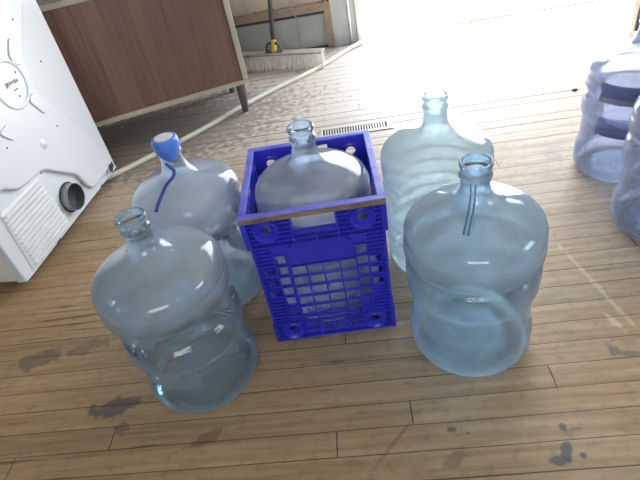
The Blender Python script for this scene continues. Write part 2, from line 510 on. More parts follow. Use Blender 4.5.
# rail with a ragged upper edge
xs = [XL]; x = XL
pts = []
n = 260
for i in range(n + 1):
    x = XL + (-0.069 - XL) * i / n
    pts.append((x, 0.252 + 0.006 * random.random() + 0.007 * (random.random() > 0.8)))
prism(b, [(XL, 0.21), (-0.069, 0.21)] + list(reversed(pts)), YW - 0.012, YW + 0.03)
struct('trim_2', b, M_WTRIM)
b = bmesh.new(); box(b, XL, -0.109, YW - 0.002, YW + 0.01, 0.193, 0.21); struct('trim_3', b, M_WSHADOW)  # dark strip in place of the shadow under the rail
b = bmesh.new(); box(b, -0.109, -0.069, YW - 0.014, YW + 0.012, 0.0, 0.21)
box(b, -0.109, -0.069, YW - 0.0125, YW + 0.03, 0.2655, ZC); struct('trim_4', b, M_WTRIM)
b = bmesh.new(); box(b, XL, -0.109, YW + 0.004, YW + 0.03, 0.245, ZC); struct('trim_5', b, M_WBEIGE)
b = bmesh.new(); box(b, XL, -0.109, YW - 0.006, YW + 0.006, 0.0, 0.012); struct('shadow_strip_back', b, M_WSHADOW)  # dark strip standing in for the shadow line along the wall base
# door frame and threshold
b = bmesh.new()
box(b, DX0, DX0 + 0.025, YW - 0.012, YW + T + 0.01, 0.0, DZ)
box(b, DX1 - 0.025, DX1, YW - 0.012, YW + T + 0.01, 0.0, DZ)
box(b, DX0 + 0.025, DX1 - 0.025, YW - 0.012, YW + T + 0.01, DZ - 0.025, DZ)
o = struct('door_1', b, M_FRAME)
b = bmesh.new(); box(b, DX0 + 0.025, DX1 - 0.025, YW + 0.032, YW + T + 0.04, -0.03, 0.012); struct('trim_6', b, M_FRAME)
# windows with frames and glass
def glass_mat():
    m, nt, out = new_mat('window glass')
    N = NT(nt)
    t = N.n('ShaderNodeBsdfTransparent'); t.inputs[0].default_value = (0.95, 0.97, 0.97, 1)
    g = N.n('ShaderNodeBsdfGlossy'); g.inputs['Roughness'].default_value = 0.02
    f = N.n('ShaderNodeFresnel')
    x = N.n('ShaderNodeMixShader')
    N.l(f.outputs[0], x.inputs[0]); N.l(t.outputs[0], x.inputs[1]); N.l(g.outputs[0], x.inputs[2])
    N.l(x.outputs[0], out.inputs[0])
    return m
M_GLASS = glass_mat()
def window(name, axis, face, a0, a1, z0, z1, sgn):
    w = 0.05
    def bx(bm, p, q, za, zb, d0, d1):
        lo, hi = sorted((face + sgn * d0, face + sgn * d1))
        if axis == 'x': box(bm, lo, hi, p, q, za, zb)
        else: box(bm, p, q, lo, hi, za, zb)
    b = bmesh.new()
    bx(b, a0, a0 + w, z0, z1, .02, .09); bx(b, a1 - w, a1, z0, z1, .02, .09)
    bx(b, a0 + w, a1 - w, z0, z0 + w, .02, .09); bx(b, a0 + w, a1 - w, z1 - w, z1, .02, .09)
    c = (a0 + a1) / 2
    bx(b, c - .02, c + .02, z0 + w, z1 - w, .03, .08)
    o = struct(name, b, M_FRAME)
    b = bmesh.new(); bx(b, a0 + w, c - .02, z0 + w, z1 - w, .052, .058); bx(b, c + .02, a1 - w, z0 + w, z1 - w, .052, .058)
    link('window_pane', mesh_from(b), M_GLASS, o)
window('window_1', 'y', YF, -1.0, 0.8, 1.0, 2.15, -1)
window('fill_window', 'x', XR, -0.6, 0.6, 0.95, 2.1, 1)  # unseen side window, added for fill light and bottle reflections
# ground outside
b = bmesh.new(); box(b, -14, 14, -14, 16, -0.30, -0.06); struct('ground', b, M_GROUND)

# ------------------------------------------------------------------ water bottles
DOME = [(.1372, .327), (.1362, .338), (.1300, .352), (.1175, .3635), (.0980, .3735), (.0750, .3825), (.0580, .389), (.0460, .3955), (.0380, .4025), (.0325, .411), (.0292, .421)]
NECK = [(.0276, .430), (.0268, .438), (.0269, .445), (.0300, .449), (.0304, .453), (.0290, .457), (.0262, .460), (.0262, .466), (.0292, .469), (.0305, .473), (.0300, .478), (.0280, .480), (.0258, .479), (.0246, .475), (.0243, .470)]
FOOT = [(0, .008), (.060, .007), (.085, .004), (.096, .001), (.106, 0.0), (.119, .003)]
BANDED = FOOT + [(.128, .010), (.1335, .024), (.1350, .042), (.1350, .066),
          (.1325, .082), (.1285, .098), (.1275, .125), (.1275, .160), (.1285, .178), (.1320, .188), (.1365, .200), (.1376, .218), (.1376, .240), (.1350, .253),
          (.1300, .260), (.1295, .266), (.1340, .275), (.1388, .283), (.1398, .296), (.1390, .309), (.1366, .317)]
WAISTED = FOOT + [(.127, .010), (.1330, .023), (.1345, .040), (.1335, .058), (.1290, .074), (.1215, .088), (.1190, .105), (.1190, .130), (.1205, .146), (.1250, .154), (.1325, .163),
          (.1345, .178), (.1345, .200), (.1320, .214), (.1250, .224), (.1215, .234), (.1205, .252), (.1215, .264), (.1270, .272), (.1350, .280), (.1385, .291), (.1388, .304), (.1375, .312), (.1356, .318)]
RIBBED = FOOT + [(.128, .010), (.1335, .024)]
for k in range(6):
    z = .040 + k * .041
    RIBBED += [(.1360, z), (.1365, z + .010), (.1365, z + .020), (.1350, z + .026), (.1325, z + .0305), (.1320, z + .033), (.1345, z + .0375)]
RIBBED += [(.1350, .290), (.1368, .298), (.1374, .312)]

def shifted_dome(drop):
    return [(r, z - drop * min(1, (z - .327) / .05)) for r, z in DOME]

def make_bottle(name, label, loc, mat, body=BANDED, drop=0.0, group='large refillable water bottles', scale=1.0, rotz=0.0):
    t = thing(name, label, 'bottle', loc, rotz, group)
    t.scale = (scale,) * 3
    prof = [(p[0], p[1]) for p in spline([(r, z, 0) for r, z in body[len(FOOT) - 1:] + shifted_dome(drop)], 4)]
    prof = [(max(r, 0), z) for r, z in prof]
    bm = bmesh.new(); lathe(bm, prof, 96)
    link('body', mesh_from(bm), mat, t, True)
    bm = bmesh.new(); lathe(bm, [(max(p[0], 0), p[1]) for p in spline([(r, z, 0) for r, z in FOOT], 3)], 96)
    link('base', mesh_from(bm), MB_BASE, t, True)
    nk = [(.0292, .421 - drop)] + [(r, z - drop * max(0, (.446 - z) / .026)) for r, z in NECK[:3]] + NECK[3:]
    prof = [(p[0], p[1]) for p in spline([(r, z, 0) for r, z in nk], 3)]
    bm = bmesh.new(); lathe(bm, prof, 64)
    link('neck', mesh_from(bm), mat, t, True)
    return t

def dome_r_z(s, drop):
    """point at fraction s down the dome from the neck"""
    D = list(reversed(shifted_dome(drop)))
    k = s * (len(D) - 1)
    i = min(int(k), len(D) - 2)
    f = k - i
    return D[i][0] + (D[i + 1][0] - D[i][0]) * f, D[i][1] + (D[i + 1][1] - D[i][1]) * f

bFL = make_bottle('water_bottle', 'grey-blue open water bottle at front left, in front of the blue-capped one', (-0.4368, 0.7541, 0), MB_FL, body=WAISTED)
bRL = make_bottle('water_bottle', 'empty blue water bottle with a blue cap, between the blue crate and the white dryer', (-0.4470, 1.0575, 0), MB_RL, drop=0.0)
bMID = make_bottle('water_bottle', 'open-mouthed water bottle standing inside the blue plastic crate', (-0.1205, 0.9795, 0.0135), MB_MID, drop=0.0)
bMID.scale = (0.985, 0.985, 1.024)
bFR = make_bottle('water_bottle', 'sky-blue open water bottle with a bulging middle band, right of the crate in front', (0.2048, 0.7844, 0), MB_FR)
bRR = make_bottle('water_bottle', 'pale ribbed water bottle behind the front right one, beside the crate', (0.1857, 1.0922, 0), MB_RR, body=RIBBED, drop=0.006)
bA = make_bottle('water_bottle', 'violet-blue water bottle with faded blue labels at the right edge, nearer the doorway', (0.8260, 1.4210, 0), MB_FAR)
bB = make_bottle('water_bottle', 'violet-blue water bottle cut off by the right edge, nearer the camera of the two', (0.8120, 1.1141, 0), MB_FAR)

bFL.rotation_euler = (0, radians(-.9), 0)
bRL.rotation_euler = (0, radians(-.7), 0)

# blue cap with paper seal, torn skirt and hanging tear strip on the rear left bottle
def make_cap(parent, strip):
    bm = bmesh.new()
    lathe(bm, [(.0, .489), (.026, .489), (.0300, .4875), (.0318, .483), (.0325, .472), (.0318, .463), (.0309, .4625), (.0309, .472), (.0309, .482), (0, .4835)], 48)
    # torn skirt: pull the lower edge down on one side
    for v in bm.verts:
        if v.co.z < .465:
            a = math.atan2(v.co.y, v.co.x)
            v.co.z -= .024 * max(0, cos(a - radians(-72))) ** 3
            v.co.xy *= 1.0 - 0.04 * max(0, cos(a - radians(-60))) ** 2
    cap = link('cap', mesh_from(bm), M_CAP, parent, True)
    bm = bmesh.new(); lathe(bm, [(0, .4898), (.0225, .4898), (.023, .4893), (.023, .4885), (0, .4885)], 40)
    link('paper_seal', mesh_from(bm), M_CAPLAB, cap)
    if strip:
        bm = bmesh.new()
        P = []
        for k in range(13):
            s = k / 12
            az = radians(-105 + 30 * sin(pi * min(1, s * 1.6)) - 2 * s)
            if s < .28:
                r, z = .0300, .436 - .1 * s
            else:
                r, z = dome_r_z((s - .28) * 1.02, 0)
                r += .001; z += .0018
            P.append((r * cos(az), r * sin(az), z))
        tube(bm, spline(P, 3), .0034, 8, .0042)
        link('tear_strip', mesh_from(bm), M_STRIP, cap, True)
    return cap
make_cap(bRL, True)
make_cap(bA, False)
# faded blue labels wrapped round the inside of the plastic on the capped violet bottle
for z0, z1 in ((.155, .212), (.262, .318)):
    bm = bmesh.new()
    rr = .1262 if z1 < .25 else .1360
    prev = None
    for k in range(29):
        az = radians(-158 + 110 * k / 28)
        cur = [bm.verts.new((q * cos(az), q * sin(az), z)) for q, z in ((rr, z0), (rr, z1), (rr - .0008, z1), (rr - .0008, z0))]
        if prev:
            for i in range(4):
                bm.faces.new((prev[i], cur[i], cur[(i + 1) % 4], prev[(i + 1) % 4]))
        else:
            bm.faces.new(cur)
        prev = cur
    bm.faces.new(prev)
    link('label', mesh_from(bm), M_LABEL, bA, True)

# refraction of a mould seam, drawn as dark lines down the neck and dome of the front right bottle
bm = bmesh.new()
for da in (-3.0, 5.0):
    P = []
    for k in range(12):
        s = k / 11
        if s < .3:
            r, z = .0270, .448 - .09 * s
            w = .35
        else:
            r, z = dome_r_z((s - .3) * .8, 0)
            w = 1
        az = radians(-113 + da / max(r / .03, 1) * 2)
        P.append(((r + .0004) * cos(az), (r + .0004) * sin(az), z + .0006))
    tube(bm, P, .0014, 6, .0022)
link('seam_refraction', mesh_from(bm), M_SEAM, bFR, True)

# ------------------------------------------------------------------ blue crate
crate = thing('bottle_crate', 'tall blue plastic lattice crate holding a water bottle in the middle of the group', 'crate', (-0.120, 0.9787, 0), radians(2.3))
CH = 0.393
HW = 0.1465        # half width at mid height
SH = 0.1425        # outer face of the inner sheet

SOCK = [(-.103, .349), (.103, .349), (-.103, .033), (.103, .033)]
def openings():
    R = []
    R.append((-.046, .046, .339, .378))                      # hand hold
    for s in (-1, 1):
        R.append((min(s * .004, s * .045), max(s * .004, s * .045), .3245, .331))
        R.append((min(s * .004, s * .045), max(s * .004, s * .045), .313, .319))
    U = [-.0725, -.0365, .0015, .040, .0775]
    Z = [.240, .2075, .175, .1425, .110, .0775]
    for i in range(4):
        for j in range(5):
            R.append((U[i] + .0018, U[i + 1] - .0018, Z[j + 1] + .0022, Z[j] - .0022))
    for i in range(4):
        for j in range(3):
            z1 = .0700 - j * .0185
            R.append((U[i] + .0025, U[i + 1] - .0025, z1 - .0125, z1))
    for s in (-1, 1):
        for j in range(5):
            z1 = .272 - .0325 * j
            R.append((min(s * .0800, s * .1025), max(s * .0800, s * .1025), z1 - .024, z1))
        for j in range(3):
            z1 = .2355 - .0336 * j
            R.append((min(s * .108, s * .134), max(s * .108, s * .134), z1 - .0195, z1))
    for u, z in SOCK:
        R.append((u - .0165, u + .0165, z - .0165, z + .0165))
    return R
OPN = openings()

def sheet(bm, u0, u1, z0, z1, y0, y1, holes):
    us = sorted(set([u0, u1] + [min(max(v, u0), u1) for h in holes for v in h[:2]]))
    zs = sorted(set([z0, z1] + [min(max(v, z0), z1) for h in holes for v in h[2:]]))
    solid = {}
    for i in range(len(us) - 1):
        for j in range(len(zs) - 1):
            cu, cz = (us[i] + us[i + 1]) / 2, (zs[j] + zs[j + 1]) / 2
            solid[i, j] = not any(h[0] < cu < h[1] and h[2] < cz < h[3] for h in holes)
    vs = {}
    def V(i, j, k):
        if (i, j, k) not in vs:
            vs[i, j, k] = bm.verts.new((us[i], (y0, y1)[k], zs[j]))
        return vs[i, j, k]
    for (i, j), s in solid.items():
        if not s:
            continue
        bm.faces.new((V(i, j, 0), V(i + 1, j, 0), V(i + 1, j + 1, 0), V(i, j + 1, 0)))
        bm.faces.new((V(i, j, 1), V(i, j + 1, 1), V(i + 1, j + 1, 1), V(i + 1, j, 1)))
        for (di, dj, a, c) in ((-1, 0, (0, 0), (0, 1)), (1, 0, (1, 0), (1, 1)), (0, -1, (0, 0), (1, 0)), (0, 1, (0, 1), (1, 1))):
            if not solid.get((i + di, j + dj), False):
                bm.faces.new((V(i + a[0], j + a[1], 0), V(i + c[0], j + c[1], 0), V(i + c[0], j + c[1], 1), V(i + a[0], j + a[1], 1)))

def panel_mesh():
    bm = bmesh.new()
    sheet(bm, -.1425, .1425, 0.002, CH - .004, -SH, -.1398, OPN)
    def rib_h(u0, u1, z, d, t=.0022):
        box(bm, u0, u1, -d, -SH + .0004, z - t / 2, z + t / 2)
    def rib_v(u, z0, z1, d, t=.0026):
        box(bm, u - t / 2, u + t / 2, -d, -SH + .0004, z0, z1)
    F, Mi, L = .1540, .1486, .1516
    # central grid ribs
    for u in (-.0725, -.0365, .0015, .040, .0775):
        rib_v(u, .004, .243, Mi, .003)
    for z in (.240, .2075, .175, .1425, .110, .0775):
        rib_h(-.0745, .0795, z, Mi, .003)
    for z in (.0720, .0545, .0355, .0175):
        rib_h(-.0745, .0795, z, Mi, .0026)
    # columns beside the grid
    for s in (-1, 1):
        for u in (.1035, .1060):
            pass
        rib_v(s * .1045, .058, .309, Mi)
        rib_v(s * .1435, .058, .309, Mi, .003)
        for j in range(7):
            z = .276 - .0325 * j
            rib_h(min(s * .0775, s * .1045), max(s * .0775, s * .1045), z + .001, Mi)
        z = .062
        while z < .306:
            if any(q - .001 < z < q + .0205 for q in (.216, .1824, .1488)):
                rib_h(min(s * .134, s * .1435), max(s * .134, s * .1435), z, Mi)
            else:
                rib_h(min(s * .1045, s * .1435), max(s * .1045, s * .1435), z, Mi)
            z += .0112
        # ledge under the upper flange, upper flange ribs round the sockets
        rib_h(min(s * .074, s * .1515), max(s * .074, s * .1515), .310, F, .003)
        rib_v(s * .0490, .310, .381, F, .003)
        rib_v(s * .1515, .310, .381, F, .003)
        for z in (.322, .334, .3455, .357, .3685):
            for (a, c) in ((.0495, .0785), (.1275, .1515)):
                if z in (.322,):
                    a, c = (.0495, .1515) if a < .06 else (0, 0)
                if a == c:
                    continue
                rib_h(min(s * a, s * c), max(s * a, s * c), z, F - .0015)
        # lower corner block
        rib_h(min(s * .0775, s * .150), max(s * .0775, s * .150), .0575, L, .003)
        rib_v(s * .1495, .003, .0575, L, .003)
        for z in (.012, .022, .033, .044):
            rib_h(min(s * .129, s * .150), max(s * .129, s * .150), z, L - .001)
            rib_h(min(s * .0775, s * .0785), max(s * .0775, s * .0785), z, L - .001)
    rib_h(-.0490, .0490, .3355, F, .003)
    rib_h(-.0490, .0490, .322, F, .0025)
    rib_h(-.0740, .0740, .310, F, .003)
    rib_v(0, .311, .336, F, .003)
    # bottom rail
    box(bm, -.1516, .1516, -L, -.1398, 0.0, .004)
    return mesh_from(bm)

def socket_mesh(flip=1):
    """ring socket with a through hole; axis along -y"""
    bm = bmesh.new()
    R = Matrix.Rotation(radians(90), 4, 'X')
    # profile (r, out) : out is the distance towards -y
    prof = [(.0122, .1390), (.0140, .1390), (.0240, .1400), (.0250, .1540), (.0274, .1540), (.0276, .1428), (.0270, .1412), (.0165, .1412), (.0150, .1460), (.0122, .1460)]
    lathe(bm, [(r, z) for r, z in prof], 40, R, closed=True)
    return mesh_from(bm)

PM = panel_mesh(); PM.materials.append(M_BLUE)
SM = socket_mesh(); SM.materials.append(M_BLUE)
for p in SM.polygons:
    p.use_smooth = True
def rr_plate(u0, u1, z0, z1, r, y0, y1):
    pts = [(u0, z0), (u1, z0)]
    for k in range(7):
        a = pi / 2 * k / 6
        pts.append((u1 - r + r * cos(a), z1 - r + r * sin(a)))
    for k in range(7):
        a = pi / 2 + pi / 2 * k / 6
        pts.append((u0 + r + r * cos(a), z1 - r + r * sin(a)))
    bm = bmesh.new(); prism(bm, pts, y0, y1)
    return mesh_from(bm)
PLM = rr_plate(-.0705, .0715, .2465, .3045, .020, -.1488, -.1424); PLM.materials.append(M_BLUE)
for k, nm in enumerate(('front_panel', 'side_panel', 'back_panel', 'side_panel')):
    pn = link(nm, PM, None, crate, rotz=radians(90) * k)
    bevel(pn, .0004, 1)
    link('blank_plate', PLM, None, pn)
    for u, z in SOCK:
        s = link('corner_socket', SM, None, pn)
        s.location = (u, 0, z)
# rim: wide worn lip
bm = bmesh.new()
for sx0, sx1, sy0, sy1 in ((-.154, .154, -.154, -.1385), (-.154, .154, .1385, .154), (-.154, -.1385, -.1385, .1385), (.1385, .154, -.1385, .1385)):
    box(bm, sx0, sx1, sy0, sy1, CH - .004, CH)
# lip underside skirt
for sx0, sx1, sy0, sy1 in ((-.154, .154, .1515, .154), (-.154, -.1515, -.1515, .1515), (.1515, .154, -.1515, .1515)):
    box(bm, sx0, sx1, sy0, sy1, CH - .014, CH - .0038)
rim = bevel(link('rim', mesh_from(bm), M_BLUEWORN, crate), .0009, 2)
bm = bmesh.new(); box(bm, -.154, .154, -.1546, -.1515, CH - .0145, CH - .0025)
o = link('rim_edge', mesh_from(bm), M_BAND, crate); o['label'] = 'brown grimy front edge'
# latticed base
bm = bmesh.new()
for k in range(9):
    c = -.1395 + .279 * k / 8
    box(bm, c - .003, c + .003, -.1395, .1395, .006, .0125)
    if 0 < k < 8:
        box(bm, -.1395, .1395, c - .003, c + .003, .0062, .0127)
link('base', mesh_from(bm), M_BLUE, crate)

# ------------------------------------------------------------------ white dryer, rear side towards us
dry = thing('clothes_dryer', 'white clothes dryer turned with its embossed back panel and exhaust outlet towards the room', 'dryer', (-1.1031, 1.1486, 0), radians(84.9))
# local: x along the back (0..0.70), -y outwards (towards the room), z up
DW, DD, DH = 0.7016, 0.70, 1.05
bm = bmesh.new()
box(bm, 0.0, DW, 0.004, DD, .03, DH)
bevel(link('cabinet_shell', mesh_from(bm), M_SIDE, dry), .006, 2)
bm = bmesh.new()
box(bm, 0.0, DW, 0.0, 0.004, .03, DH)
bp_ = bevel(link('back_panel', mesh_from(bm), M_WHITE, dry), .0012, 1)
# folded edge strip along the corner post
bm = bmesh.new()
box(bm, -.004, .0, .0, .030, .03, DH); box(bm, 0.0, DW, -.0035, .0, .030, .036)
bevel(link('folded_edge', mesh_from(bm), M_WHITE, bp_), .001, 1)
PLY = [(.035, .34), (.060, .313), (.114, .305), (.150, .280), (.175, .268), (.222, .264), (.289, .262), (.318, .250), (.343, .229), (.388, .193), (.425, .165), (.443, .147),
       (.452, .120), (.462, .092), (.482, .068), (.510, .060), (.600, .060), (.655, .070), (.672, .095), (.668, .130), (.59, .255), (.503, .398), (.470, .455), (.463, .485), (.473, .52), (.475, .555),
       (.485, .578), (.541, .637), (.61, .710), (.62, .74), (.62, .95), (.60, .98), (.08, .98), (.035, .94)]
bm = bmesh.new(); prism(bm, PLY, -.016, .001)
rp = link('drum_housing', mesh_from(bm), M_WHITE, bp_)
bevel(rp, .011, 4, 30)
# embossed lozenges, ring and dimple on the housing
def rounded(pts, r=.012, k=4):
    out = []
    n = len(pts)
    for i in range(n):
        p = Vector(pts[i]); a = Vector(pts[i - 1]); c = Vector(pts[(i + 1) % n])
        d1 = (a - p); d2 = (c - p)
        q1 = p + d1.normalized() * min(r, d1.length * .45); q2 = p + d2.normalized() * min(r, d2.length * .45)
        for j in range(k + 1):
            t = j / k
            v = (1 - t) ** 2 * q1 + 2 * t * (1 - t) * p + t * t * q2
            out.append((v.x, v.y))
    return out
for L in ([(.460, .650), (.417, .604), (.421, .575), (.452, .562), (.468, .575), (.500, .62)], [(.398, .462), (.436, .398), (.482, .408), (.452, .462), (.430, .480)],
          [(.21, .44), (.262, .452), (.294, .423), (.25, .395)], [(.44, .80), (.40, .74), (.46, .70), (.56, .76), (.55, .84)]):
    bm = bmesh.new(); prism(bm, rounded(L, .014), -.0215, -.0155)
    bevel(link('embossed_boss', mesh_from(bm), M_WHITE, rp), .003, 3, 25)
RX = Matrix.Rotation(radians(90), 4, 'X')
bm = bmesh.new(); lathe(bm, [(.064, .015), (.0675, .0195), (.0715, .0208), (.0755, .0195), (.079, .015)], 56, Matrix.Translation((.366, 0, .532)) @ RX)
link('embossed_ring', mesh_from(bm), M_WHITE, rp, True)
bm = bmesh.new(); lathe(bm, [(0, .0225), (.006, .022), (.012, .019), (.018, .0165), (.020, .0155)], 32, Matrix.Translation((.363, 0, .325)) @ RX)
link('dimple', mesh_from(bm), M_WHITE, rp, True)
# printed mark in the ring (small worn grey print)
bm = bmesh.new()
for (u, z, a, c) in ((.3995, .533, .004, .004), (.389, .5345, .004, .006), (.377, .536, .004, .004), (.365, .5365, .004, .005), (.353, .537, .004, .006), (.345, .536, .003, .008)):
    box(bm, u - a, u + a, -.0168, -.0158, z - c, z + c)
box(bm, .365, .386, -.0168, -.0158, .5105, .5145)
link('printed_mark', mesh_from(bm), M_MARK, rp)
def screw(u, z, out, r=.0035):
    bm = bmesh.new(); lathe(bm, [(0, out + .0022), (r * .7, out + .002), (r, out), (0, out - .0005)], 16, Matrix.Translation((u, 0, z)) @ RX)
    link('screw', mesh_from(bm), M_MARK, bp_, True)
for u, z, oo in ((.521, .684, .016), (.573, .533, .0), (.411, .555, .016), (.375, .491, .016), (.467, .339, .016), (.212, .394, .016), (.30, .25, .0), (.20, .62, .016)):
    screw(u, z, oo)
# louvred grille
gr = bmesh.new()
prism(gr, rounded([(.045, .040), (.292, .040), (.290, .075), (.268, .250), (.060, .254)], .01), -.003, .001)
g = link('louvre_grille', mesh_from(gr), M_WHITEP, bp_)
bevel(g, .0015, 2)
for k in range(12):
    z = .050 + k * .0168
    bm = bmesh.new()
    x1 = .283 - (z - .05) * .10
    M_ = Matrix.Translation((0, 0, z))
    prism_pts = [(-.003, 0), (-.016, .0012), (-.0155, .0038), (-.003, .0062)]
    va = [bm.verts.new((.062, y, z + zz)) for y, zz in prism_pts]
    vb = [bm.verts.new((x1, y, z + zz)) for y, zz in prism_pts]
    bm.faces.new(va); bm.faces.new(list(reversed(vb)))
    for i in range(4):
        j = (i + 1) % 4
        bm.faces.new((va[i], vb[i], vb[j], va[j]))
    bevel(link('louvre', mesh_from(bm), M_WHITEP, g), .001, 2)
# exhaust outlet: dark opening plate and short metal pipe
PC = Matrix.Translation((.362, 0, .108)) @ RX
bm = bmesh.new(); lathe(bm, [(0, .0008), (.056, .0008), (.0565, .0015), (0, .0015)], 48, PC)
link('outlet_gap', mesh_from(bm), M_DARK, bp_)
bm = bmesh.new(); lathe(bm, [(.0500, .0), (.0505, .002), (.0505, .012), (.0515, .014), (.0505, .016), (.0500, .028), (.0485, .028), (.0482, .002)], 56, PC)
ep = link('exhaust_pipe', mesh_from(bm), M_METAL, dry, True)
bm = bmesh.new(); lathe(bm, [(0, .0040), (.0478, .0040), (.0478, .0265), (.0472, .0265), (.0470, .0046), (0, .0046)], 56, PC)
link('pipe_lining', mesh_from(bm), M_DARK, ep, True)
# dark knock-out hole near the lower right corner
bm = bmesh.new(); prism(bm, [(.628, .050), (.640, .040), (.652, .050), (.668, .058), (.664, .078), (.650, .072), (.640, .078), (.630, .068)], -.0175, -.0158)
link('knockout_hole', mesh_from(bm), M_DARK, bp_)
bm = bmesh.new(); box(bm, .545, .562, -.0045, -.0034, .031, .0345); link('edge_slot', mesh_from(bm), M_DARK, bp_)
bm = bmesh.new(); box(bm, .19, .215, -.0045, -.0034, .031, .0345); link('edge_slot', mesh_from(bm), M_DARK, bp_)
for (u, v) in ((.05, .05), (DW - .05, .05), (.05, DD - .05), (DW - .05, DD - .05)):
    bm = bmesh.new(); lathe(bm, [(0, 0), (.017, 0), (.019, .006), (.014, .012), (.009, .014), (.009, .031), (0, .031)], 24, Matrix.Translation((u, v, 0)))
    link('foot', mesh_from(bm), M_DARK, dry, True)

# ------------------------------------------------------------------ wooden cabinet on tapered legs
cab = thing('low_cabinet', 'low brown woodgrain cabinet with pale metal edging, on tapered legs behind the dryer', 'cabinet', (-1.1551, 2.007, 0), radians(20.8))
CX0, CX1, CD, CZ0, CZ1 = -.07, .730, .40, .150, .653
bm = bmesh.new(); box(bm, CX0 + .004, CX1 - .004, .006, CD, CZ0 + .004, CZ1 - .004)
bevel(link('carcass', mesh_from(bm), M_WOOD, cab), .002, 1)
bm = bmesh.new()
w = .021
box(bm, CX0, CX1, -.006, .010, CZ0, CZ0 + w)
box(bm, CX0, CX1, -.006, .010, CZ1 - w, CZ1)
box(bm, CX1 - .024, CX1, -.006, .010, CZ0 + w, CZ1 - w)
box(bm, CX0, CX0 + .024, -.006, .010, CZ0 + w, CZ1 - w)
bevel(link('edging', mesh_from(bm), M_TRIMP, cab), .003, 2)
bm = bmesh.new(); box(bm, CX0, CX1, .010, CD + .004, CZ1 - .004, CZ1 + .004)
bevel(link('top', mesh_from(bm), M_TOPG, cab), .002, 1)
for (u, v) in ((.694, .048), (-.03, .048), (.694, CD - .05), (-.03, CD - .05)):
    bm = bmesh.new()
    dx = .0 if u > 0 else .0
    rings = [Vector((u + .004, v + (-.004 if v < .2 else .004), CZ0 + .004)), Vector((u - .008, v + .002, .0))]
    tube(bm, [rings[0], rings[0].lerp(rings[1], .5), rings[1]], .0295, 20, .014)
    link('leg', mesh_from(bm), M_LEG, cab, True)

# ------------------------------------------------------------------ push broom
ba = math.atan2(2.708 - 2.853, -.14 + .586)
BL = 0.61
br = thing('push_broom', 'push broom with off-white bristles, yellow socket and dark handle leaning against the back wall', 'broom', (-0.14 - BL * cos(ba), 2.708 - BL * sin(ba), 0), ba)
bm = bmesh.new(); box(bm, 0, BL, -.004, .066, .084, .095)
bevel(link('block', mesh_from(bm), M_BLOCK, br), .005, 2)
bm = bmesh.new()
nx, ny = 36, 3
for i in range(nx):
    for j in range(ny):
        x = .008 + (BL - .016) * i / (nx - 1) + random.uniform(-.0015, .0015)
        y = .007 + .046 * j / (ny - 1)
        dx, dy = random.uniform(-.006, .006), random.uniform(-.006, .004) - (.006 if j == 0 else 0)
        z0 = random.uniform(0, .006)
        r0, r1 = .0032, .0046
        a = [bm.verts.new((x + r0 * cos(k * pi / 2.5), y + r0 * sin(k * pi / 2.5), .080)) for k in range(5)]
        c = [bm.verts.new((x + dx + r1 * cos(k * pi / 2.5), y + dy + r1 * sin(k * pi / 2.5), z0)) for k in range(5)]
        for k in range(5):
            bm.faces.new((a[k], a[(k + 1) % 5], c[(k + 1) % 5], c[k]))
        bm.faces.new(c)
o = link('bristles', mesh_from(bm), M_BRIS, br); o['kind'] = 'stuff'
hx = .318
top = Vector((hx + .045, .33, 1.34)); base = Vector((hx, .034, .098)); d = (top - base).normalized()
bm = bmesh.new(); tube(bm, [base + d * .05, base + d * .5, base + d * .9, top - Vector((0, .02, 0))], .0125, 16)
link('handle', mesh_from(bm), M_HAND, br, True)
bm = bmesh.new(); tube(bm, [base - d * .008, base + d * .012, base + d * .055, base + d * .062], .0165, 18, .0145)
sk = link('handle_socket', mesh_from(bm), M_YEL, br, True)
bm = bmesh.new()
for s in (-1, 1):
    tube(bm, spline([(hx + s * .045, .034, .093), (hx + s * .040, .034, .125), (hx + s * .022, .036, .145), (hx + s * .012, .038, .135)], 4), .006, 10)
box(bm, hx - .052, hx + .052, .018, .050, .0935, .099)
link('brace', mesh_from(bm), M_HAND, br, True)

# ------------------------------------------------------------------ hose on the floor, pipe and cord on the wall
R = .0118
P = [(-1.22, 1.70, R), (-1.048, 1.815, R), (-0.904, 1.948, R), (-0.692, 2.165, R), (-0.567, 2.320, R), (-0.424, 2.472, R), (-0.27, 2.610, R), (-0.125, 2.762, R),
     (-0.010, 2.915, R), (0.060, 2.985, R + .002), (0.125, 3.050, R + .012), (0.150, 3.16, R + .020), (0.155, 3.26, .0), (0.16, 3.45, -.046), (0.25, 3.9, -.047)]
bm = bmesh.new(); tube(bm, spline(P, 6), R, 18)
hose = tag(link('hose', mesh_from(bm), M_HOSE, smooth=True), 'off-white hose running along the floor from the dryer and out of the doorway', 'hose')
bm = bmesh.new(); tube(bm, [(0.033, YW - .009, 0.0), (0.033, YW - .009, .4), (0.033, YW - .009, 1.2), (0.033, YW - .009, 2.4)], .0065, 14)
tag(link('wall_pipe', mesh_from(bm), M_FRAME, smooth=True), 'thin white pipe standing upright on the back wall beside the doorway', 'pipe')
bm = bmesh.new()
tube(bm, spline([(-.285, YW - .020, 1.5), (-.272, YW - .020, .6), (-.279, YW - .022, .292), (-.286, YW - .022, .245), (-.268, YW - .014, .18), (-.276, YW - .012, .09), (-.287, YW - .014, .004), (-.35, YW - .03, .004)], 6), .0035, 10)
tag(link('cord', mesh_from(bm), M_BLOCK, smooth=True), 'thin grey cord hanging down the back wall behind the broom', 'cord')

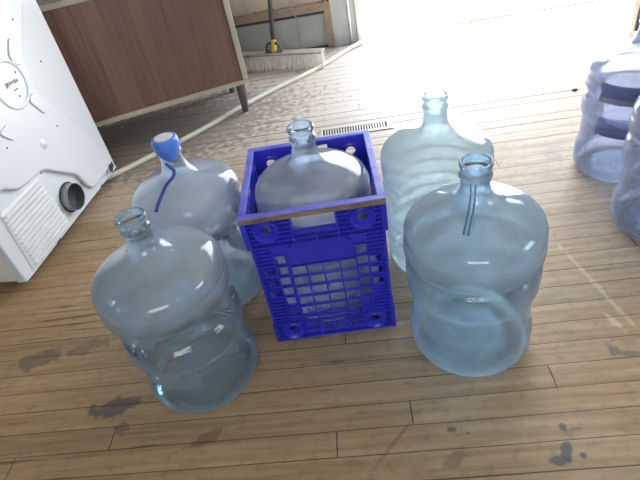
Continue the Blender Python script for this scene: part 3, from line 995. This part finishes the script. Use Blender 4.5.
# ------------------------------------------------------------------ floor vent
vt = thing('floor_vent', 'narrow slotted metal floor vent in the boards behind the crate', 'vent', (-.004, 1.9385, 0))
bm = bmesh.new()
VL, VW = .155, .044
box(bm, -VL, VL, -VW, -.027, 0, .004); box(bm, -VL, VL, .027, VW, 0, .004)
box(bm, -VL, -.143, -.027, .027, 0, .004); box(bm, .131, VL, -.027, .027, 0, .004)
bevel(link('frame', mesh_from(bm), M_VENT, vt), .001, 1)
bm = bmesh.new(); box(bm, -.143, .131, -.027, .027, .0002, .001)
link('duct_opening', mesh_from(bm), M_DARK, vt)
ns = 24
for k in range(1, ns):
    x = -.143 + .274 * k / ns
    bm = bmesh.new(); box(bm, x - .0024, x + .0024, -.0275, .0275, .0012, .0038)
    link('slat', mesh_from(bm), M_VENT, vt)

# ------------------------------------------------------------------ post-edged dark cupboard by the doorway
cp = thing('storage_cupboard', 'dark blue cupboard with a white corner post, at the upper right edge', 'cupboard', (1.335, 2.466, 0), radians(-33))
bm = bmesh.new(); box(bm, 0, .022, -.002, .022, 0, .92)
bevel(link('corner_post', mesh_from(bm), M_FRAME, cp), .002, 1)
bm = bmesh.new(); box(bm, .023, .62, .004, .42, .035, .90)
bevel(link('body', mesh_from(bm), M_NAVY, cp), .003, 1)
bm = bmesh.new(); box(bm, .036, .60, -.008, .004, .10, .88)
dr = bevel(link('door', mesh_from(bm), M_NAVY, cp), .002, 1)
bm = bmesh.new(); box(bm, .075, .10, -.022, -.008, .14, .24)
bevel(link('handle', mesh_from(bm), M_BROWNB, dr), .003, 2)
for (u, v) in ((.06, .04), (.58, .04), (.06, .38), (.58, .38)):
    bm = bmesh.new(); box(bm, u - .02, u + .02, v - .02, v + .02, 0, .036)
    link('foot', mesh_from(bm), M_DARK, cp)

# crumb on the floor by the sunlit boards
bm = bmesh.new()
bmesh.ops.create_icosphere(bm, subdivisions=2, radius=.010)
for v in bm.verts:
    v.co = Vector((v.co.x * 1.3, v.co.y * .8, max(v.co.z, -.004) * .45)) * random.uniform(.8, 1.15)
tag(link('wood_chip', mesh_from(bm), M_CHIP, loc=(.915, 2.0, .003)), 'small dark chip lying on the boards near the doorway', 'debris')

# ------------------------------------------------------------------ light
wd = bpy.data.worlds.new('sky'); sc.world = wd
wd.use_nodes = True
nt = wd.node_tree
for n_ in list(nt.nodes):
    nt.nodes.remove(n_)
wo = nt.nodes.new('ShaderNodeOutputWorld')
bg = nt.nodes.new('ShaderNodeBackground')
bg.inputs[0].default_value = (0.86, 0.93, 1.0, 1)
bg.inputs[1].default_value = 9.0
nt.links.new(bg.outputs[0], wo.inputs[0])

sun = bpy.data.lights.new('sun', 'SUN')
sun.energy = 16.0
sun.angle = radians(1.2)
sun.color = (1.0, 0.96, 0.90)
so = bpy.data.objects.new('sun', sun); COL.objects.link(so)
dv = Vector((-0.02, -1.103, -2.005)).normalized()
so.rotation_euler = dv.to_track_quat('-Z', 'Y').to_euler()

def portal(name, loc, rot, sx, sy):
    L = bpy.data.lights.new(name, 'AREA'); L.shape = 'RECTANGLE'; L.size = sx; L.size_y = sy
    L.cycles.is_portal = True
    o = bpy.data.objects.new(name, L); COL.objects.link(o)
    o.location = loc; o.rotation_euler = rot
portal('door_portal', ((DX0 + DX1) / 2, YW + T + .02, DZ / 2), (radians(-90), 0, 0), DX1 - DX0, DZ)
portal('window_portal', (-.1, YF - T - .02, 1.55), (radians(90), 0, 0), 1.8, 1.15)
portal('side_portal', (XR + T + .02, 0, 1.525), (radians(90), 0, radians(90)), 1.2, 1.15)

# ------------------------------------------------------------------ camera
f, pitch, roll, h = 495.178, 0.6683, -0.2024, 0.967
F = Vector((0, cos(pitch), -sin(pitch)))
Rv = Vector((1, 0, 0)); U = Rv.cross(F)
R2 = cos(roll) * Rv + sin(roll) * U
U2 = -sin(roll) * Rv + cos(roll) * U
rot = Matrix((R2, U2, -F)).transposed()
rot = Matrix.Rotation(radians(7.4), 3, 'Z') @ rot
cd = bpy.data.cameras.new('camera'); cam = bpy.data.objects.new('camera', cd); COL.objects.link(cam)
cd.sensor_width = 36.0; cd.sensor_fit = 'HORIZONTAL'; cd.lens = f / 640 * 36.0
cd.clip_start = 0.02; cd.clip_end = 100
cam.matrix_world = Matrix.Translation((0, 0, h)) @ rot.to_4x4()
sc.camera = cam

sc.cycles.transparent_max_bounces = 24
sc.cycles.max_bounces = 10
sc.cycles.sample_clamp_indirect = 12
sc.view_settings.view_transform = 'Standard'
sc.view_settings.look = 'None'
sc.view_settings.gamma = 1.0
sc.view_settings.exposure = 0.3
sc.view_settings.use_curve_mapping = False
